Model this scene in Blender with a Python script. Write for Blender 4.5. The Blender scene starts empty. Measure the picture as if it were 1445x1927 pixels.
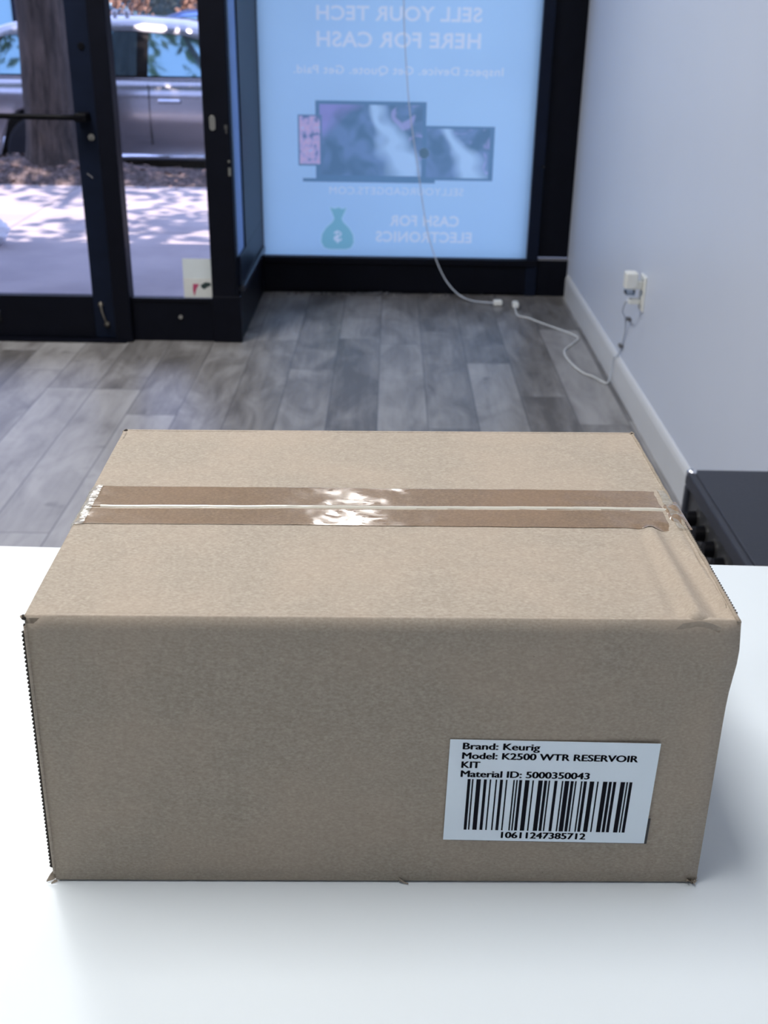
import bpy, bmesh, math, random
from mathutils import Vector, Matrix, noise as mnoise
random.seed(7)
C = bpy.context.scene.collection
PI = math.pi

# ------------------------------------------------------------------ camera
CAM_H = 1.35
pitch, roll, yaw = 0.43915204, 0.01581031, -0.00097822
fwd = Vector((math.sin(yaw)*math.cos(pitch), math.cos(yaw)*math.cos(pitch), -math.sin(pitch)))
rgt = Vector((math.cos(yaw), -math.sin(yaw), 0)); upv = rgt.cross(fwd)
Rv = math.cos(roll)*rgt + math.sin(roll)*upv
Uv = -math.sin(roll)*rgt + math.cos(roll)*upv
cd = bpy.data.cameras.new('camera'); cam = bpy.data.objects.new('camera', cd); C.objects.link(cam)
cam.matrix_world = Matrix(((Rv.x, Uv.x, -fwd.x, 0), (Rv.y, Uv.y, -fwd.y, 0), (Rv.z, Uv.z, -fwd.z, CAM_H), (0, 0, 0, 1)))
cd.sensor_fit = 'VERTICAL'; cd.sensor_height = 36; cd.lens = 36*2063.08/1927
cd.clip_start = .02; cd.clip_end = 200
cd.dof.use_dof = True; cd.dof.focus_distance = 0.62; cd.dof.aperture_fstop = 38.54/2.1
bpy.context.scene.camera = cam

# ------------------------------------------------------------------ sky, sun, exposure
SKY = (0.70, 0.90, 1.45)
SKY_STRENGTH = 1.75
SUN_STRENGTH = 8.5
LAMP = 1.0
w = bpy.data.worlds.new('world'); bpy.context.scene.world = w; w.use_nodes = True
bg = w.node_tree.nodes['Background']; bg.inputs[0].default_value = (*SKY, 1); bg.inputs[1].default_value = SKY_STRENGTH
sl = bpy.data.lights.new('sun', 'SUN'); sl.energy = SUN_STRENGTH; sl.angle = .0093; sl.color = (1, .88, .74)
sun = bpy.data.objects.new('sun', sl); C.objects.link(sun)
sun.rotation_euler = (math.radians(20), 0, math.radians(-6))     # high sun coming over the roof of the shop
vs = bpy.context.scene.view_settings
vs.view_transform = 'Standard'; vs.look = 'None'; vs.gamma = 1; vs.use_curve_mapping = False; vs.exposure = 0.0

def area(name, loc, sx, sy, energy, color=(1, 1, 1)):
    l = bpy.data.lights.new(name, 'AREA'); l.shape = 'RECTANGLE'; l.size = sx; l.size_y = sy
    l.energy = energy; l.color = color
    o = bpy.data.objects.new(name, l); o.location = loc; C.objects.link(o)
    return o
# energies of the ceiling troffers and two added lamps (their lamps are made here, the fixtures further down)
TROFFERS = [(-.13, 4.18, .17, .24, 6.5), (-1.5, 3.3, .6, 1.2, 72), (-.45, .56, .6, 1.2, 37), (-2.4, 1.0, .6, 1.2, 20), (-1.6, -1.6, .6, 1.2, 1)]  # second is added to brighten wall and floor; last is added front fill
CEIL = 2.95
for i, (x, y, sx, sy, e) in enumerate(TROFFERS):
    area('troffer_lamp', (x, y, CEIL-.055), sx-.02, sy-.02, e*LAMP, (1, .985, .96))

# ------------------------------------------------------------------ helpers
def tag(o, label=None, cat=None, group=None, kind=None):
    if label: o['label'] = label
    if cat: o['category'] = cat
    if group: o['group'] = group
    if kind: o['kind'] = kind
    return o
def empty(name, loc=(0, 0, 0), rz=0):
    o = bpy.data.objects.new(name, None); C.objects.link(o); o.location = loc; o.rotation_euler = (0, 0, rz)
    o.empty_display_size = .05
    return o
def obj(name, bm, mats, parent=None, smooth=False, bevel=0, seg=2):
    me = bpy.data.meshes.new(name)
    bmesh.ops.recalc_face_normals(bm, faces=bm.faces[:])
    bm.to_mesh(me); bm.free()
    if not isinstance(mats, (list, tuple)): mats = [mats]
    for m in mats: me.materials.append(m)
    if smooth:
        for p in me.polygons: p.use_smooth = True
    o = bpy.data.objects.new(name, me); C.objects.link(o)
    if parent: o.parent = parent
    if bevel:
        b = o.modifiers.new('bevel', 'BEVEL'); b.width = bevel; b.segments = seg; b.limit_method = 'ANGLE'
    return o
def box(bm, x0, x1, y0, y1, z0, z1, mi=0):
    r = bmesh.ops.create_cube(bm, size=1, matrix=Matrix.Translation(((x0+x1)/2, (y0+y1)/2, (z0+z1)/2)) @ Matrix.Diagonal((x1-x0, y1-y0, z1-z0, 1)))
    fs = {f for v in r['verts'] for f in v.link_faces}
    for f in fs: f.material_index = mi
    return r['verts']
def bxo(name, b, m, parent=None, bevel=0):
    bm = bmesh.new(); box(bm, *b); return obj(name, bm, m, parent, bevel=bevel)
def cyl(bm, p0, p1, r, n=20, r2=None):
    p0 = Vector(p0); p1 = Vector(p1); d = p1-p0
    M = Matrix.Translation((p0+p1)/2) @ d.to_track_quat('Z', 'Y').to_matrix().to_4x4()
    return bmesh.ops.create_cone(bm, cap_ends=True, segments=n, radius1=r, radius2=r if r2 is None else r2, depth=d.length, matrix=M)['verts']
def catmull(pts, k=8):
    P = [Vector(p) for p in pts]; P = [2*P[0]-P[1]] + P + [2*P[-1]-P[-2]]; out = []
    for i in range(1, len(P)-2):
        for j in range(k):
            t = j/k; a, b, c, d = P[i-1], P[i], P[i+1], P[i+2]
            out.append(.5*((2*b)+(c-a)*t+(2*a-5*b+4*c-d)*t*t+(3*b-a-3*c+d)*t**3))
    out.append(P[-2]); return out
def tube(bm, pts, r, n=10, rf=None):
    rings = []; up = Vector((0, 0, 1)); prev = None
    for i, p in enumerate(pts):
        d = (pts[min(i+1, len(pts)-1)]-pts[max(i-1, 0)]).normalized()
        if prev is None:
            a = d.orthogonal().normalized()
        else:
            a = (prev - d*prev.dot(d)).normalized()
        prev = a; b = d.cross(a); rr = rf(i/(len(pts)-1)) if rf else r
        rings.append([bm.verts.new(p+(a*math.cos(2*PI*k/n)+b*math.sin(2*PI*k/n))*rr) for k in range(n)])
    for i in range(len(rings)-1):
        for k in range(n):
            bm.faces.new((rings[i][k], rings[i][(k+1) % n], rings[i+1][(k+1) % n], rings[i+1][k]))
    bm.faces.new(rings[0][::-1]); bm.faces.new(rings[-1])
def grid(bm, nx, ny, f, mi=0):
    V = [[bm.verts.new(f(i/nx, j/ny)) for i in range(nx+1)] for j in range(ny+1)]
    for j in range(ny):
        for i in range(nx):
            fc = bm.faces.new((V[j][i], V[j][i+1], V[j+1][i+1], V[j+1][i])); fc.material_index = mi
    return V
def prism(bm, pts, y0, y1, axis='Y'):
    def P(a, b, t): return {'Y': (a, t, b), 'Z': (a, b, t), 'X': (t, a, b)}[axis]
    A = [bm.verts.new(P(a, b, y0)) for a, b in pts]; B = [bm.verts.new(P(a, b, y1)) for a, b in pts]
    bm.faces.new(A); bm.faces.new(B[::-1]); n = len(pts)
    for i in range(n): bm.faces.new((A[i], A[(i+1) % n], B[(i+1) % n], B[i]))

# ------------------------------------------------------------------ materials
class N:
    def __init__(s, name):
        s.m = bpy.data.materials.new(name); s.m.use_nodes = True; s.t = s.m.node_tree; s.t.nodes.clear()
        s.out = s.t.nodes.new('ShaderNodeOutputMaterial'); s.co = s.t.nodes.new('ShaderNodeTexCoord')
    def n(s, ty, **kw):
        nd = s.t.nodes.new('ShaderNode'+ty)
        for k, v in kw.items():
            if k.startswith('i_'):
                nd.inputs[k[2:].replace('_', ' ')].default_value = v
            else: setattr(nd, k, v)
        return nd
    def l(s, a, b): s.t.links.new(a, b)
    def math(s, op, a, b=None, c=None):
        nd = s.n('Math', operation=op)
        for i, v in enumerate((a, b, c)):
            if v is None: continue
            if isinstance(v, (int, float)): nd.inputs[i].default_value = v
            else: s.l(v, nd.inputs[i])
        return nd.outputs[0]
    def mix(s, fac, a, b, mode='MIX'):
        nd = s.n('Mix', data_type='RGBA', blend_type=mode)
        for k, v in ((0, fac), (6, a), (7, b)):
            if isinstance(v, (int, float)): nd.inputs[k].default_value = v
            elif isinstance(v, tuple): nd.inputs[k].default_value = (*v[:3], 1)
            else: s.l(v, nd.inputs[k])
        return nd.outputs[2]
    def noise(s, scale, detail=3, rough=.5, vec=None, stretch=None, dist=0):
        nd = s.n('TexNoise'); nd.inputs['Scale'].default_value = scale; nd.inputs['Detail'].default_value = detail
        nd.inputs['Roughness'].default_value = rough; nd.inputs['Distortion'].default_value = dist
        v = vec or s.co.outputs['Object']
        if stretch:
            mp = s.n('Mapping'); mp.inputs['Scale'].default_value = stretch; s.l(v, mp.inputs['Vector']); v = mp.outputs[0]
        s.l(v, nd.inputs['Vector']); return nd.outputs[0]
    def ramp(s, fac, stops):
        nd = s.n('ValToRGB'); e = nd.color_ramp.elements
        while len(e) < len(stops): e.new(.5)
        for i, (p, c) in enumerate(stops): e[i].position = p; e[i].color = (*c, 1) if len(c) == 3 else c
        s.l(fac, nd.inputs[0]); return nd.outputs[0]
    def bump(s, h, strength, dist=.001):
        nd = s.n('Bump'); nd.inputs['Strength'].default_value = strength; nd.inputs['Distance'].default_value = dist
        s.l(h, nd.inputs['Height']); return nd.outputs[0]
    def principled(s, color, rough=.5, metal=0, normal=None, coat=0, spec=.5, coat_rough=.05, trans=0):
        p = s.n('BsdfPrincipled')
        for k, v in (('Base Color', color), ('Roughness', rough), ('Metallic', metal), ('Coat Weight', coat), ('Specular IOR Level', spec)):
            if isinstance(v, tuple): p.inputs[k].default_value = (*v[:3], 1)
            elif isinstance(v, (int, float)): p.inputs[k].default_value = v
            else: s.l(v, p.inputs[k])
        p.inputs['Coat Roughness'].default_value = coat_rough
        if normal is not None: s.l(normal, p.inputs['Normal']); 
        s.l(p.outputs[0], s.out.inputs[0]); s.p = p
        return s.m
def simple(name, color, rough=.5, metal=0, var=.08, scale=30, coat=0, bump=0):
    """plain surface with slight procedural colour variation"""
    s = N(name); f = s.noise(scale, 3)
    c = s.mix(f, tuple(x*(1-var) for x in color), tuple(min(1, x*(1+var)) for x in color))
    nm = s.bump(s.noise(scale*8, 2), bump, .0005) if bump else None
    return s.principled(c, rough, metal, nm, coat)

def kraft(name, base, dark, coat=0, rough=.75, bump=.05):
    s = N(name)
    fine = s.noise(900, 3, .6, stretch=(.6, 1, 1)); mid = s.noise(220, 3, .6); big = s.noise(14, 3, .55)
    c = s.mix(s.ramp(fine, [(.3, (0, 0, 0)), (.7, (1, 1, 1))]), dark, base)
    c2 = s.mix(s.math('MULTIPLY', s.ramp(mid, [(.35, (1, 1, 1)), (.6, (0, 0, 0))]), .35), c, dark)
    warm = tuple(b*k for b, k in zip(base, (1.04, .95, .90)))
    c3 = s.mix(s.math('MULTIPLY', s.ramp(big, [(.42, (0, 0, 0)), (.6, (1, 1, 1))]), .28), c2, warm)
    vor = s.n('TexVoronoi'); vor.inputs['Scale'].default_value = 260; s.l(s.co.outputs['Object'], vor.inputs['Vector'])
    fl = s.math('LESS_THAN', vor.outputs['Distance'], .075)
    sel = s.math('GREATER_THAN', s.noise(75, 1), .60)
    fm = s.math('MULTIPLY', s.math('MULTIPLY', fl, sel), .6)
    c4 = s.mix(fm, c3, tuple(x*.45 for x in dark))
    h = s.math('ADD', s.math('MULTIPLY', fine, .25), s.math('MULTIPLY', s.noise(25, 3), .5))
    return s, c4, s.bump(h, bump, .0008)
s, c, nrm = kraft('kraft_card', (.445, .388, .322), (.305, .258, .208)); M_KRAFT = s.principled(c, .78, normal=nrm, spec=.25)
s, c, nrm = kraft('kraft_card_edge', (.38, .33, .27), (.22, .185, .145)); M_KEDGE = s.principled(c, .85, normal=nrm, spec=.2)
M_FLUTE = simple('flute_shadow', (.035, .028, .022), .9)
# clear parcel tape over kraft: darkens the paper, with a hard gloss and streaky stretch wrinkles
s, c, nrm = kraft('taped_card', (.285, .198, .128), (.170, .115, .074))
wr = s.noise(170, 4, .7, stretch=(.35, 1.5, 1)); nb = s.bump(s.noise(40, 2), .02, .001)
flat = s.ramp(s.noise(380, 4, .65, stretch=(.42, 1.1, 1), dist=.5), [(.55, (0, 0, 0)), (.58, (1, 1, 1))])
cr = s.math('ADD', .15, s.math('MULTIPLY', flat, -.13))
s.principled(c, .6, normal=nrm, spec=.2, coat=1.0, coat_rough=.03); s.l(nb, s.p.inputs['Coat Normal']); s.l(cr, s.p.inputs['Coat Roughness']); M_TAPE = s.m
s = N('tape_film')
gl = s.n('BsdfGlossy'); gl.inputs['Roughness'].default_value = .12; tr = s.n('BsdfTransparent'); df = s.n('BsdfTranslucent'); df.inputs[0].default_value = (.85, .85, .78, 1)
dd = s.n('BsdfDiffuse'); dd.inputs[0].default_value = (.8, .8, .72, 1)
m1 = s.n('MixShader'); m1.inputs[0].default_value = .5; s.l(df.outputs[0], m1.inputs[1]); s.l(dd.outputs[0], m1.inputs[2])
m2 = s.n('MixShader'); s.l(s.math('MULTIPLY', s.noise(170, 3, stretch=(.3, 1.2, .3)), .75), m2.inputs[0]); s.l(tr.outputs[0], m2.inputs[1]); s.l(m1.outputs[0], m2.inputs[2])
m3 = s.n('MixShader'); m3.inputs[0].default_value = .22; s.l(m2.outputs[0], m3.inputs[1]); s.l(gl.outputs[0], m3.inputs[2]); s.l(m3.outputs[0], s.out.inputs[0])
s.l(s.bump(s.noise(120, 3, stretch=(.3, 2, 1)), .8, .003), gl.inputs['Normal']); M_FILM = s.m
M_SEAM = simple('seam_paper_highlight', (.66, .63, .55), .18, coat=1, var=.12, scale=200)  # flap edges under tape, with the ridge's white highlight in the colour

M_LABEL = simple('label_paper', (.80, .90, 1.0), .45, var=.012, scale=20)
s = N('label_ink'); M_INK = s.principled(s.mix(s.noise(60), (.003, .003, .007), (.006, .006, .013)), .6, spec=.08)
M_TABLE = simple('table_laminate', (.695, .75, .79), .36, var=.01, scale=6)
M_WALL = None
s = N('painted_wall')
cw = s.mix(s.noise(1.6, 3), (.60, .66, .80), (.66, .715, .84))  # blue daylight tint from the sign window put into the paint
M_WALL = s.principled(cw, .42, normal=s.bump(s.noise(260, 2), .12, .001))
M_WHITE = simple('white_wall', (.80, .80, .79), .6, var=.02, scale=4)
M_GREY = simple('grey_wall', (.30, .31, .33), .6, var=.02, scale=4)
M_CEIL = simple('ceiling_paint', (.82, .82, .80), .8, var=.03, scale=8)
M_BASE = simple('baseboard_paint', (.66, .68, .72), .38, var=.03, scale=9, coat=.2)
def dark_metal(name, col, rough):
    s = N(name); c = s.mix(s.noise(12, 3), tuple(x*.7 for x in col), tuple(x*1.3 for x in col)); return s.principled(c, rough, spec=.12)
M_FRAME = dark_metal('black_aluminium', (.0035, .0042, .0085), .42)
M_FRAME2 = dark_metal('navy_aluminium', (.006, .0095, .022), .38)
M_SILVER = simple('worn_steel', (.55, .54, .50), .32, 1, var=.2, scale=120)
M_BLACK = dark_metal('black_rubber', (.0015, .0015, .003), .5)
M_PLASTIC = simple('ivory_plastic', (.80, .81, .78), .35, var=.03)
M_CORD = simple('white_cord', (.66, .68, .70), .4, var=.05)
M_CORD2 = simple('clear_cord', (.62, .67, .76), .35, var=.05)
M_CLIP = simple('grey_clip', (.12, .12, .13), .5)

# vinyl plank floor
s = N('grey_planks')
sx = s.n('SeparateXYZ'); s.l(s.co.outputs['Object'], sx.inputs[0]); X, Y = sx.outputs[0], sx.outputs[1]
px = s.math('DIVIDE', s.math('ADD', X, .033), .178); ix = s.math('FLOOR', px); fx = s.math('FRACT', px)
wn = s.n('TexWhiteNoise', noise_dimensions='1D'); s.l(ix, wn.inputs['W'])
py = s.math('ADD', s.math('DIVIDE', Y, 1.22), s.math('MULTIPLY', wn.outputs[0], 7.3)); iy = s.math('FLOOR', py); fy = s.math('FRACT', py)
cmb = s.n('CombineXYZ'); s.l(ix, cmb.inputs[0]); s.l(iy, cmb.inputs[1])
wn2 = s.n('TexWhiteNoise', noise_dimensions='2D'); s.l(cmb.outputs[0], wn2.inputs['Vector'])
vadd = s.n('VectorMath', operation='ADD'); s.l(s.co.outputs['Object'], vadd.inputs[0])
cm2 = s.n('CombineXYZ'); s.l(s.math('MULTIPLY', wn2.outputs[0], 37.), cm2.inputs[2]); s.l(s.math('MULTIPLY', wn2.outputs[0], 11.), cm2.inputs[1]); s.l(cm2.outputs[0], vadd.inputs[1])
g1 = s.noise(3.2, 4, .6, vec=vadd.outputs[0], stretch=(2.6, .9, 1), dist=.8); g2 = s.noise(14, 4, .6, vec=vadd.outputs[0], stretch=(3., .22, 1)); g3 = s.noise(7, 3, .5, vec=vadd.outputs[0])
tone = s.math('ADD', s.math('MULTIPLY', g1, .62), s.math('ADD', s.math('MULTIPLY', g2, .22), s.math('ADD', s.math('MULTIPLY', wn2.outputs[0], .27), -.03)))
c = s.ramp(tone, [(.36, (.100, .094, .092)), (.47, (.170, .162, .160)), (.56, (.235, .228, .228)), (.70, (.315, .308, .308))])
kn = s.ramp(g3, [(.24, (.55, .55, .55)), (.34, (1, 1, 1))])
c = s.mix(1., c, kn, 'MULTIPLY')
gx = s.math('MINIMUM', fx, s.math('SUBTRACT', 1., fx)); gy = s.math('MINIMUM', fy, s.math('SUBTRACT', 1., fy))
gr = s.math('MAXIMUM', s.math('LESS_THAN', gx, .013), s.math('LESS_THAN', gy, .002))
c = s.mix(s.math('MULTIPLY', gr, .62), c, (.05, .05, .055))
M_FLOOR = s.principled(c, .36, normal=s.bump(s.math('SUBTRACT', g2, gr), .12, .002), spec=.5)

# glass: clear pane with mirror reflection at grazing angles
def glass(name, tint=(1, 1, 1), refl=1.0):
    s = N(name); t = s.n('BsdfTransparent'); t.inputs[0].default_value = (*tint, 1)
    g = s.n('BsdfGlossy'); g.inputs['Roughness'].default_value = .01
    fr = s.n('Fresnel'); fr.inputs[0].default_value = 1.5
    smear = s.math('MULTIPLY', fr.outputs[0], s.math('ADD', .8*refl, s.math('MULTIPLY', s.noise(2.5, 3), .4*refl)))
    m = s.n('MixShader'); s.l(smear, m.inputs[0]); s.l(t.outputs[0], m.inputs[1]); s.l(g.outputs[0], m.inputs[2]); s.l(m.outputs[0], s.out.inputs[0])
    return s.m
M_GLASS = glass('door_glass', (.95, .93, .99))
M_GLASS_C = glass('window_glass', (.97, .98, 1.0), .6)

# translucent window vinyl, lit from the street side
def vinyl(name, col, var=.03, graph=None):
    s = N(name); t = s.n('BsdfTranslucent'); d = s.n('BsdfDiffuse')
    c = graph(s) if graph else s.mix(s.noise(3, 3), tuple(x*(1-var) for x in col), tuple(min(1, x*(1+var)) for x in col))
    s.l(c, t.inputs[0]); s.l(c, d.inputs[0])
    m = s.n('MixShader'); m.inputs[0].default_value = .10; s.l(t.outputs[0], m.inputs[1]); s.l(d.outputs[0], m.inputs[2]); s.l(m.outputs[0], s.out.inputs[0])
    return s.m
M_VBLUE = vinyl('blue_vinyl', (.60, .84, 1.0))
M_VWHITE = vinyl('white_vinyl', (.90, .97, 1.0))
M_VGREEN = vinyl('green_vinyl', (.34, .68, .70))
M_VLGREEN = vinyl('pale_green_vinyl', (.66, .90, 1.0))
M_VDARK = vinyl('slate_vinyl', (.22, .38, .50))
M_VDIAL = vinyl('cream_vinyl', (.70, .80, .80))
def picture(x0, x1, z0, z1):
    def g(s):
        q = s.n('SeparateXYZ'); s.l(s.co.outputs['Object'], q.inputs[0])
        n1 = s.math('SUBTRACT', s.noise(7, 1, .4), .5); n2 = s.math('SUBTRACT', s.noise(6, 1, .4, stretch=(1, 1, 1.4), dist=.6), .5)
        u = s.math('ADD', s.math('DIVIDE', s.math('SUBTRACT', q.outputs[0], x0), x1-x0), s.math('MULTIPLY', n1, .42))
        v = s.math('ADD', s.math('DIVIDE', s.math('SUBTRACT', q.outputs[2], z0), z1-z0), s.math('MULTIPLY', n2, .42))
        c0 = s.ramp(s.math('ADD', s.noise(9, 1, dist=1.), s.math('MULTIPLY', n2, .3)), [(.38, (.20, .34, .44)), (.62, (.29, .44, .60))])
        ctr = s.math('ADD', .84, s.math('MULTIPLY', v, -.28)); half = s.math('ADD', .24, s.math('MULTIPLY', v, -.16))
        pl = s.math('SUBTRACT', 1., s.math('DIVIDE', s.math('ABSOLUTE', s.math('SUBTRACT', u, ctr)), half))
        c1 = s.mix(s.ramp(pl, [(.0, (0, 0, 0)), (.8, (1, 1, 1))]), c0, (.66, .88, 1.))
        rt = s.ramp(s.math('ADD', u, s.math('MULTIPLY', v, .35)), [(.98, (0, 0, 0)), (1.0, (1, 1, 1))])
        st = s.ramp(s.noise(11, 1, dist=1.5), [(.50, (0, 0, 0)), (.60, (1, 1, 1))])
        c2 = s.mix(s.math('MULTIPLY', s.math('MULTIPLY', rt, st), .6), c1, (.70, .66, .92))
        d = s.math('ADD', s.math('MULTIPLY', u, 1.), s.math('MULTIPLY', s.math('SUBTRACT', 1., v), .9))
        pk = s.ramp(d, [(.24, (1, 1, 1)), (.44, (0, 0, 0))])
        return s.mix(s.math('MULTIPLY', pk, .7), c2, (.56, .50, .84))
    return g
M_VSCREEN = vinyl('screen_print', (.3, .4, .7), graph=picture(-.34, .148, .568, .890))
M_VSCREEN2 = vinyl('small_screen_print', (.3, .4, .7), graph=picture(.03, .47, .563, .788))
def phone_g(s):
    v = s.noise(26, 2, .6)
    return s.ramp(v, [(.36, (.25, .34, .50)), (.46, (.72, .62, .80)), (.60, (.90, .66, .78)), (.7, (.6, .8, 1.))])
M_VPHONE = vinyl('phone_print', (.5, .4, .6), graph=phone_g)

# ================================================================== the shop shell
XW, YD, YS = .888, 4.569, 5.483
def struct(name, bm, m, parent=None, bevel=0):
    o = obj(name, bm, m, parent, bevel=bevel)
    if not parent: o['kind'] = 'structure'
    return o
def sbox(name, b, m, parent=None, bevel=0):
    bm = bmesh.new(); box(bm, *b); return struct(name, bm, m, parent, bevel)
bm = bmesh.new(); box(bm, -4.2, XW, -2.6, YD+.03, -.10, 0); box(bm, -.64, XW, YD+.03, YS+.03, -.10, 0)
struct('floor', bm, M_FLOOR)
sbox('wall_right', (XW, XW+.12, -2.6, YS+.06, -.1, CEIL), M_WALL)
sbox('wall_left', (-4.32, -4.2, -2.6, YD, -.1, CEIL), M_GREY)
sbox('wall_back', (-4.32, XW+.12, -2.72, -2.6, -.1, CEIL), M_GREY)
sbox('ceiling', (-4.32, XW+.12, -2.72, 5.55, CEIL, 3.25), M_CEIL)
bm = bmesh.new()
prism(bm, [(XW, 0), (XW-.012, 0), (XW-.012, .095), (XW-.009, .108), (XW-.004, .117), (XW, .120)], -2.55, YS-.06, 'Y')
# prism axis Y takes (x,z) pairs
struct('baseboard_right', bm, M_BASE)

# --- window_1: the sign window in the front wall
w1 = empty('window_1', (0, YS, 0)); w1['kind'] = 'structure'
def fr(name, b, m=M_FRAME, parent=w1, bevel=.003):
    x0, x1, y0, y1, z0, z1 = b; oy = parent.location.y; ox = parent.location.x
    return bxo(name, (x0-ox, x1-ox, y0-oy, y1-oy, z0, z1), m, parent, bevel)
fr('sill_rail', (-.622, .735, YS-.03, YS+.05, .012, .181))
fr('sill_lip', (-.622, .735, YS-.045, YS-.03, .150, .181))
fr('head_rail', (-.622, .735, YS-.03, YS+.05, 2.62, 2.75))
fr('side_stile', (-.700, -.621, YS-.03, YS+.05, 0, CEIL))
fr('side_stile', (.681, .7355, YS-.034, YS+.05, 0, CEIL), M_FRAME2)
fr('pane', (-.621, .681, YS+.004, YS+.010, .181, 2.62), M_GLASS_C, bevel=0)
o = fr('bottom_strip', (-.622, .735, YS-.022, YS+.05, 0, .012))
bm = bmesh.new(); cyl(bm, (.728, -.030, .626), (.728, -.034, .626), .006, 14); obj('frame_screw', bm, M_SILVER, w1)
# black infill panel and post between the window and the right wall
t1 = empty('trim_1', (.80, YS, 0)); t1['kind'] = 'structure'
fr('post_panel', (.736, XW-.001, YS-.005, YS+.05, .19, CEIL), M_FRAME, t1)
fr('post_foot', (.736, XW-.001, YS-.024, YS+.05, 0, .178), M_FRAME, t1)
fr('ledge_cap', (.738, XW-.002, YS-.026, YS-.006, .178, .187), simple('grey_ledge', (.16, .16, .18), .5), t1, .001)  # paler grey cap on the black post
sbox('wall_front', (-4.32, XW+.12, YS-.03, YS+.08, 2.75, CEIL), M_WHITE)

# --- window_2: narrow return window between the two front planes
XR = -.622
w2 = empty('window_2', (XR, 5.0, 0)); w2['kind'] = 'structure'
fr('return_stile', (XR-.06, XR, 4.79, YS-.03, .36, CEIL), M_FRAME2, w2)
fr('return_sill', (XR-.06, XR, YD+.031, YS-.03, .233, .36), M_FRAME2, w2)
fr('return_ledge', (XR-.02, XR+.012, 4.62, YS-.05, .205, .233), simple('dull_ledge', (.028, .032, .048), .25), w2, .003)
fr('return_base', (XR-.06, XR-.004, YD+.031, YS-.03, 0, .205), M_FRAME, w2)
fr('pane', (XR-.014, XR-.010, YD+.03, 4.79, .36, 2.6), M_GLASS_C, w2, 0)
fr('return_head', (XR-.06, XR, YD+.031, 4.79, 2.6, CEIL), M_FRAME2, w2)

# --- window_3: door sidelight
w3 = empty('window_3', (-.9, YD, 0)); w3['kind'] = 'structure'
fr('sidelight_rail', (-1.108, -.735, YD, YD+.05, 0, .182), M_FRAME, w3)
fr('sidelight_bead', (-1.088, -.742, YD-.006, YD+.01, .172, .186), M_FRAME, w3, .002)
fr('pillar_base', (-.743, -.6225, YD-.014, YD+.03, 0, .2), M_FRAME, w3, .004)
fr('corner_pillar', (-.742, -.637, YD-.012, YD+.03, 0, CEIL), M_FRAME, w3, .006)
fr('mullion', (-1.157, -1.087, YD-.035, YD+.06, 0, CEIL), M_FRAME, w3, .004)
fr('sidelight_head', (-1.088, -.742, YD, YD+.05, 2.2, CEIL), M_FRAME, w3)
fr('pane', (-1.088, -.742, YD+.02, YD+.026, .182, 2.2), M_GLASS, w3, 0)
bm = bmesh.new(); cyl(bm, (-.882+.9, -.001, .106), (-.882+.9, -.006, .106), .0085, 16); obj('rail_screw', bm, M_SILVER, w3)
bm = bmesh.new()
V = []
for sgn in (1, -1):
    for k in range(9):
        a = PI*k/8 if sgn > 0 else PI+PI*k/8
        V.append((.195+.0115*math.cos(a), .891+sgn*.017+.0115*math.sin(a)))
prism(bm, V, -.017, -.011); o = obj('strike_plate', bm, M_SILVER, w3, bevel=.001); o['label'] = 'silver oval plate'
bm = bmesh.new()
box(bm, .242, .253, -.016, -.012, .868, .884); box(bm, .246, .251, -.016, -.012, .852, .866)
obj('pillar_scratch', bm, simple('scuffed_paint', (.05, .05, .05), .6), w3)
bm = bmesh.new(); box(bm, .250, .260, -.018, -.011, .690, .722); box(bm, .250, .259, -.018, -.011, .742, .750); obj('alarm_contact', bm, simple('dull_grey', (.14, .14, .13), .5), w3, bevel=.001)

# --- door_1
d1 = empty('door_1', (-1.7, YD, 0)); d1['kind'] = 'structure'
def dr(name, b, m=M_FRAME, bevel=.003): return fr(name, b, m, d1, bevel)
dr('lock_stile', (-1.250, -1.132, YD-.002, YD+.045, .01, 2.2), M_FRAME2)
dr('edge_stop', (-1.150, -1.132, YD-.010, YD, .01, 2.2), M_FRAME, .002)
dr('bottom_rail', (-2.18, -1.250, YD-.002, YD+.045, .01, .187))
dr('hinge_stile', (-2.30, -2.18, YD-.002, YD+.045, .01, 2.2))
dr('top_rail', (-2.18, -1.250, YD-.002, YD+.045, 2.08, 2.2))
dr('pane', (-2.18, -1.250, YD+.018, YD+.024, .187, 2.08), M_GLASS, 0)
bm = bmesh.new(); P = catmull([(-.56, -.065, .913), (0, -.067, .911), (.50, -.065, .908)], 4); tube(bm, P, .011, 12)
pb = obj('push_bar', bm, M_BLACK, d1, True)
bm = bmesh.new(); box(bm, .465, .515, -.075, -.002, .892, .924); obj('bar_bracket', bm, M_BLACK, pb, bevel=.006)
bm = bmesh.new(); cyl(bm, (.511, -.002, .829), (.511, -.012, .829), .0125, 24); lk = obj('lock_cylinder', bm, M_SILVER, d1, bevel=.002)
bm = bmesh.new(); box(bm, .5095, .5125, -.0128, -.0119, .817, .829); obj('key_slot', bm, M_BLACK, lk)
bm = bmesh.new(); cyl(bm, (.503, -.002, 1.162), (.503, -.006, 1.162), .0135, 24); obj('round_hole_disc', bm, M_BLACK, d1, bevel=.001)  # black disc drawn where the stile has a dark round hole
bm = bmesh.new(); P = catmull([(.484, -.012, .155), (.490, -.020, .125), (.499, -.020, .095), (.503, -.012, .072)], 6); tube(bm, P, .0045, 8)
cyl(bm, (.484, -.002, .156), (.484, -.016, .156), .010, 14); cyl(bm, (.504, -.002, .070), (.504, -.016, .070), .011, 14)
obj('foot_bolt', bm, simple('dull_steel', (.22, .20, .17), .45, 1), d1, True)
bm = bmesh.new(); cyl(bm, (.478, -.002, .690), (.502, -.005, .672), .0022, 8); obj('door_scratch', bm, simple('bare_metal', (.2, .2, .22), .4, 1), d1)
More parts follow.
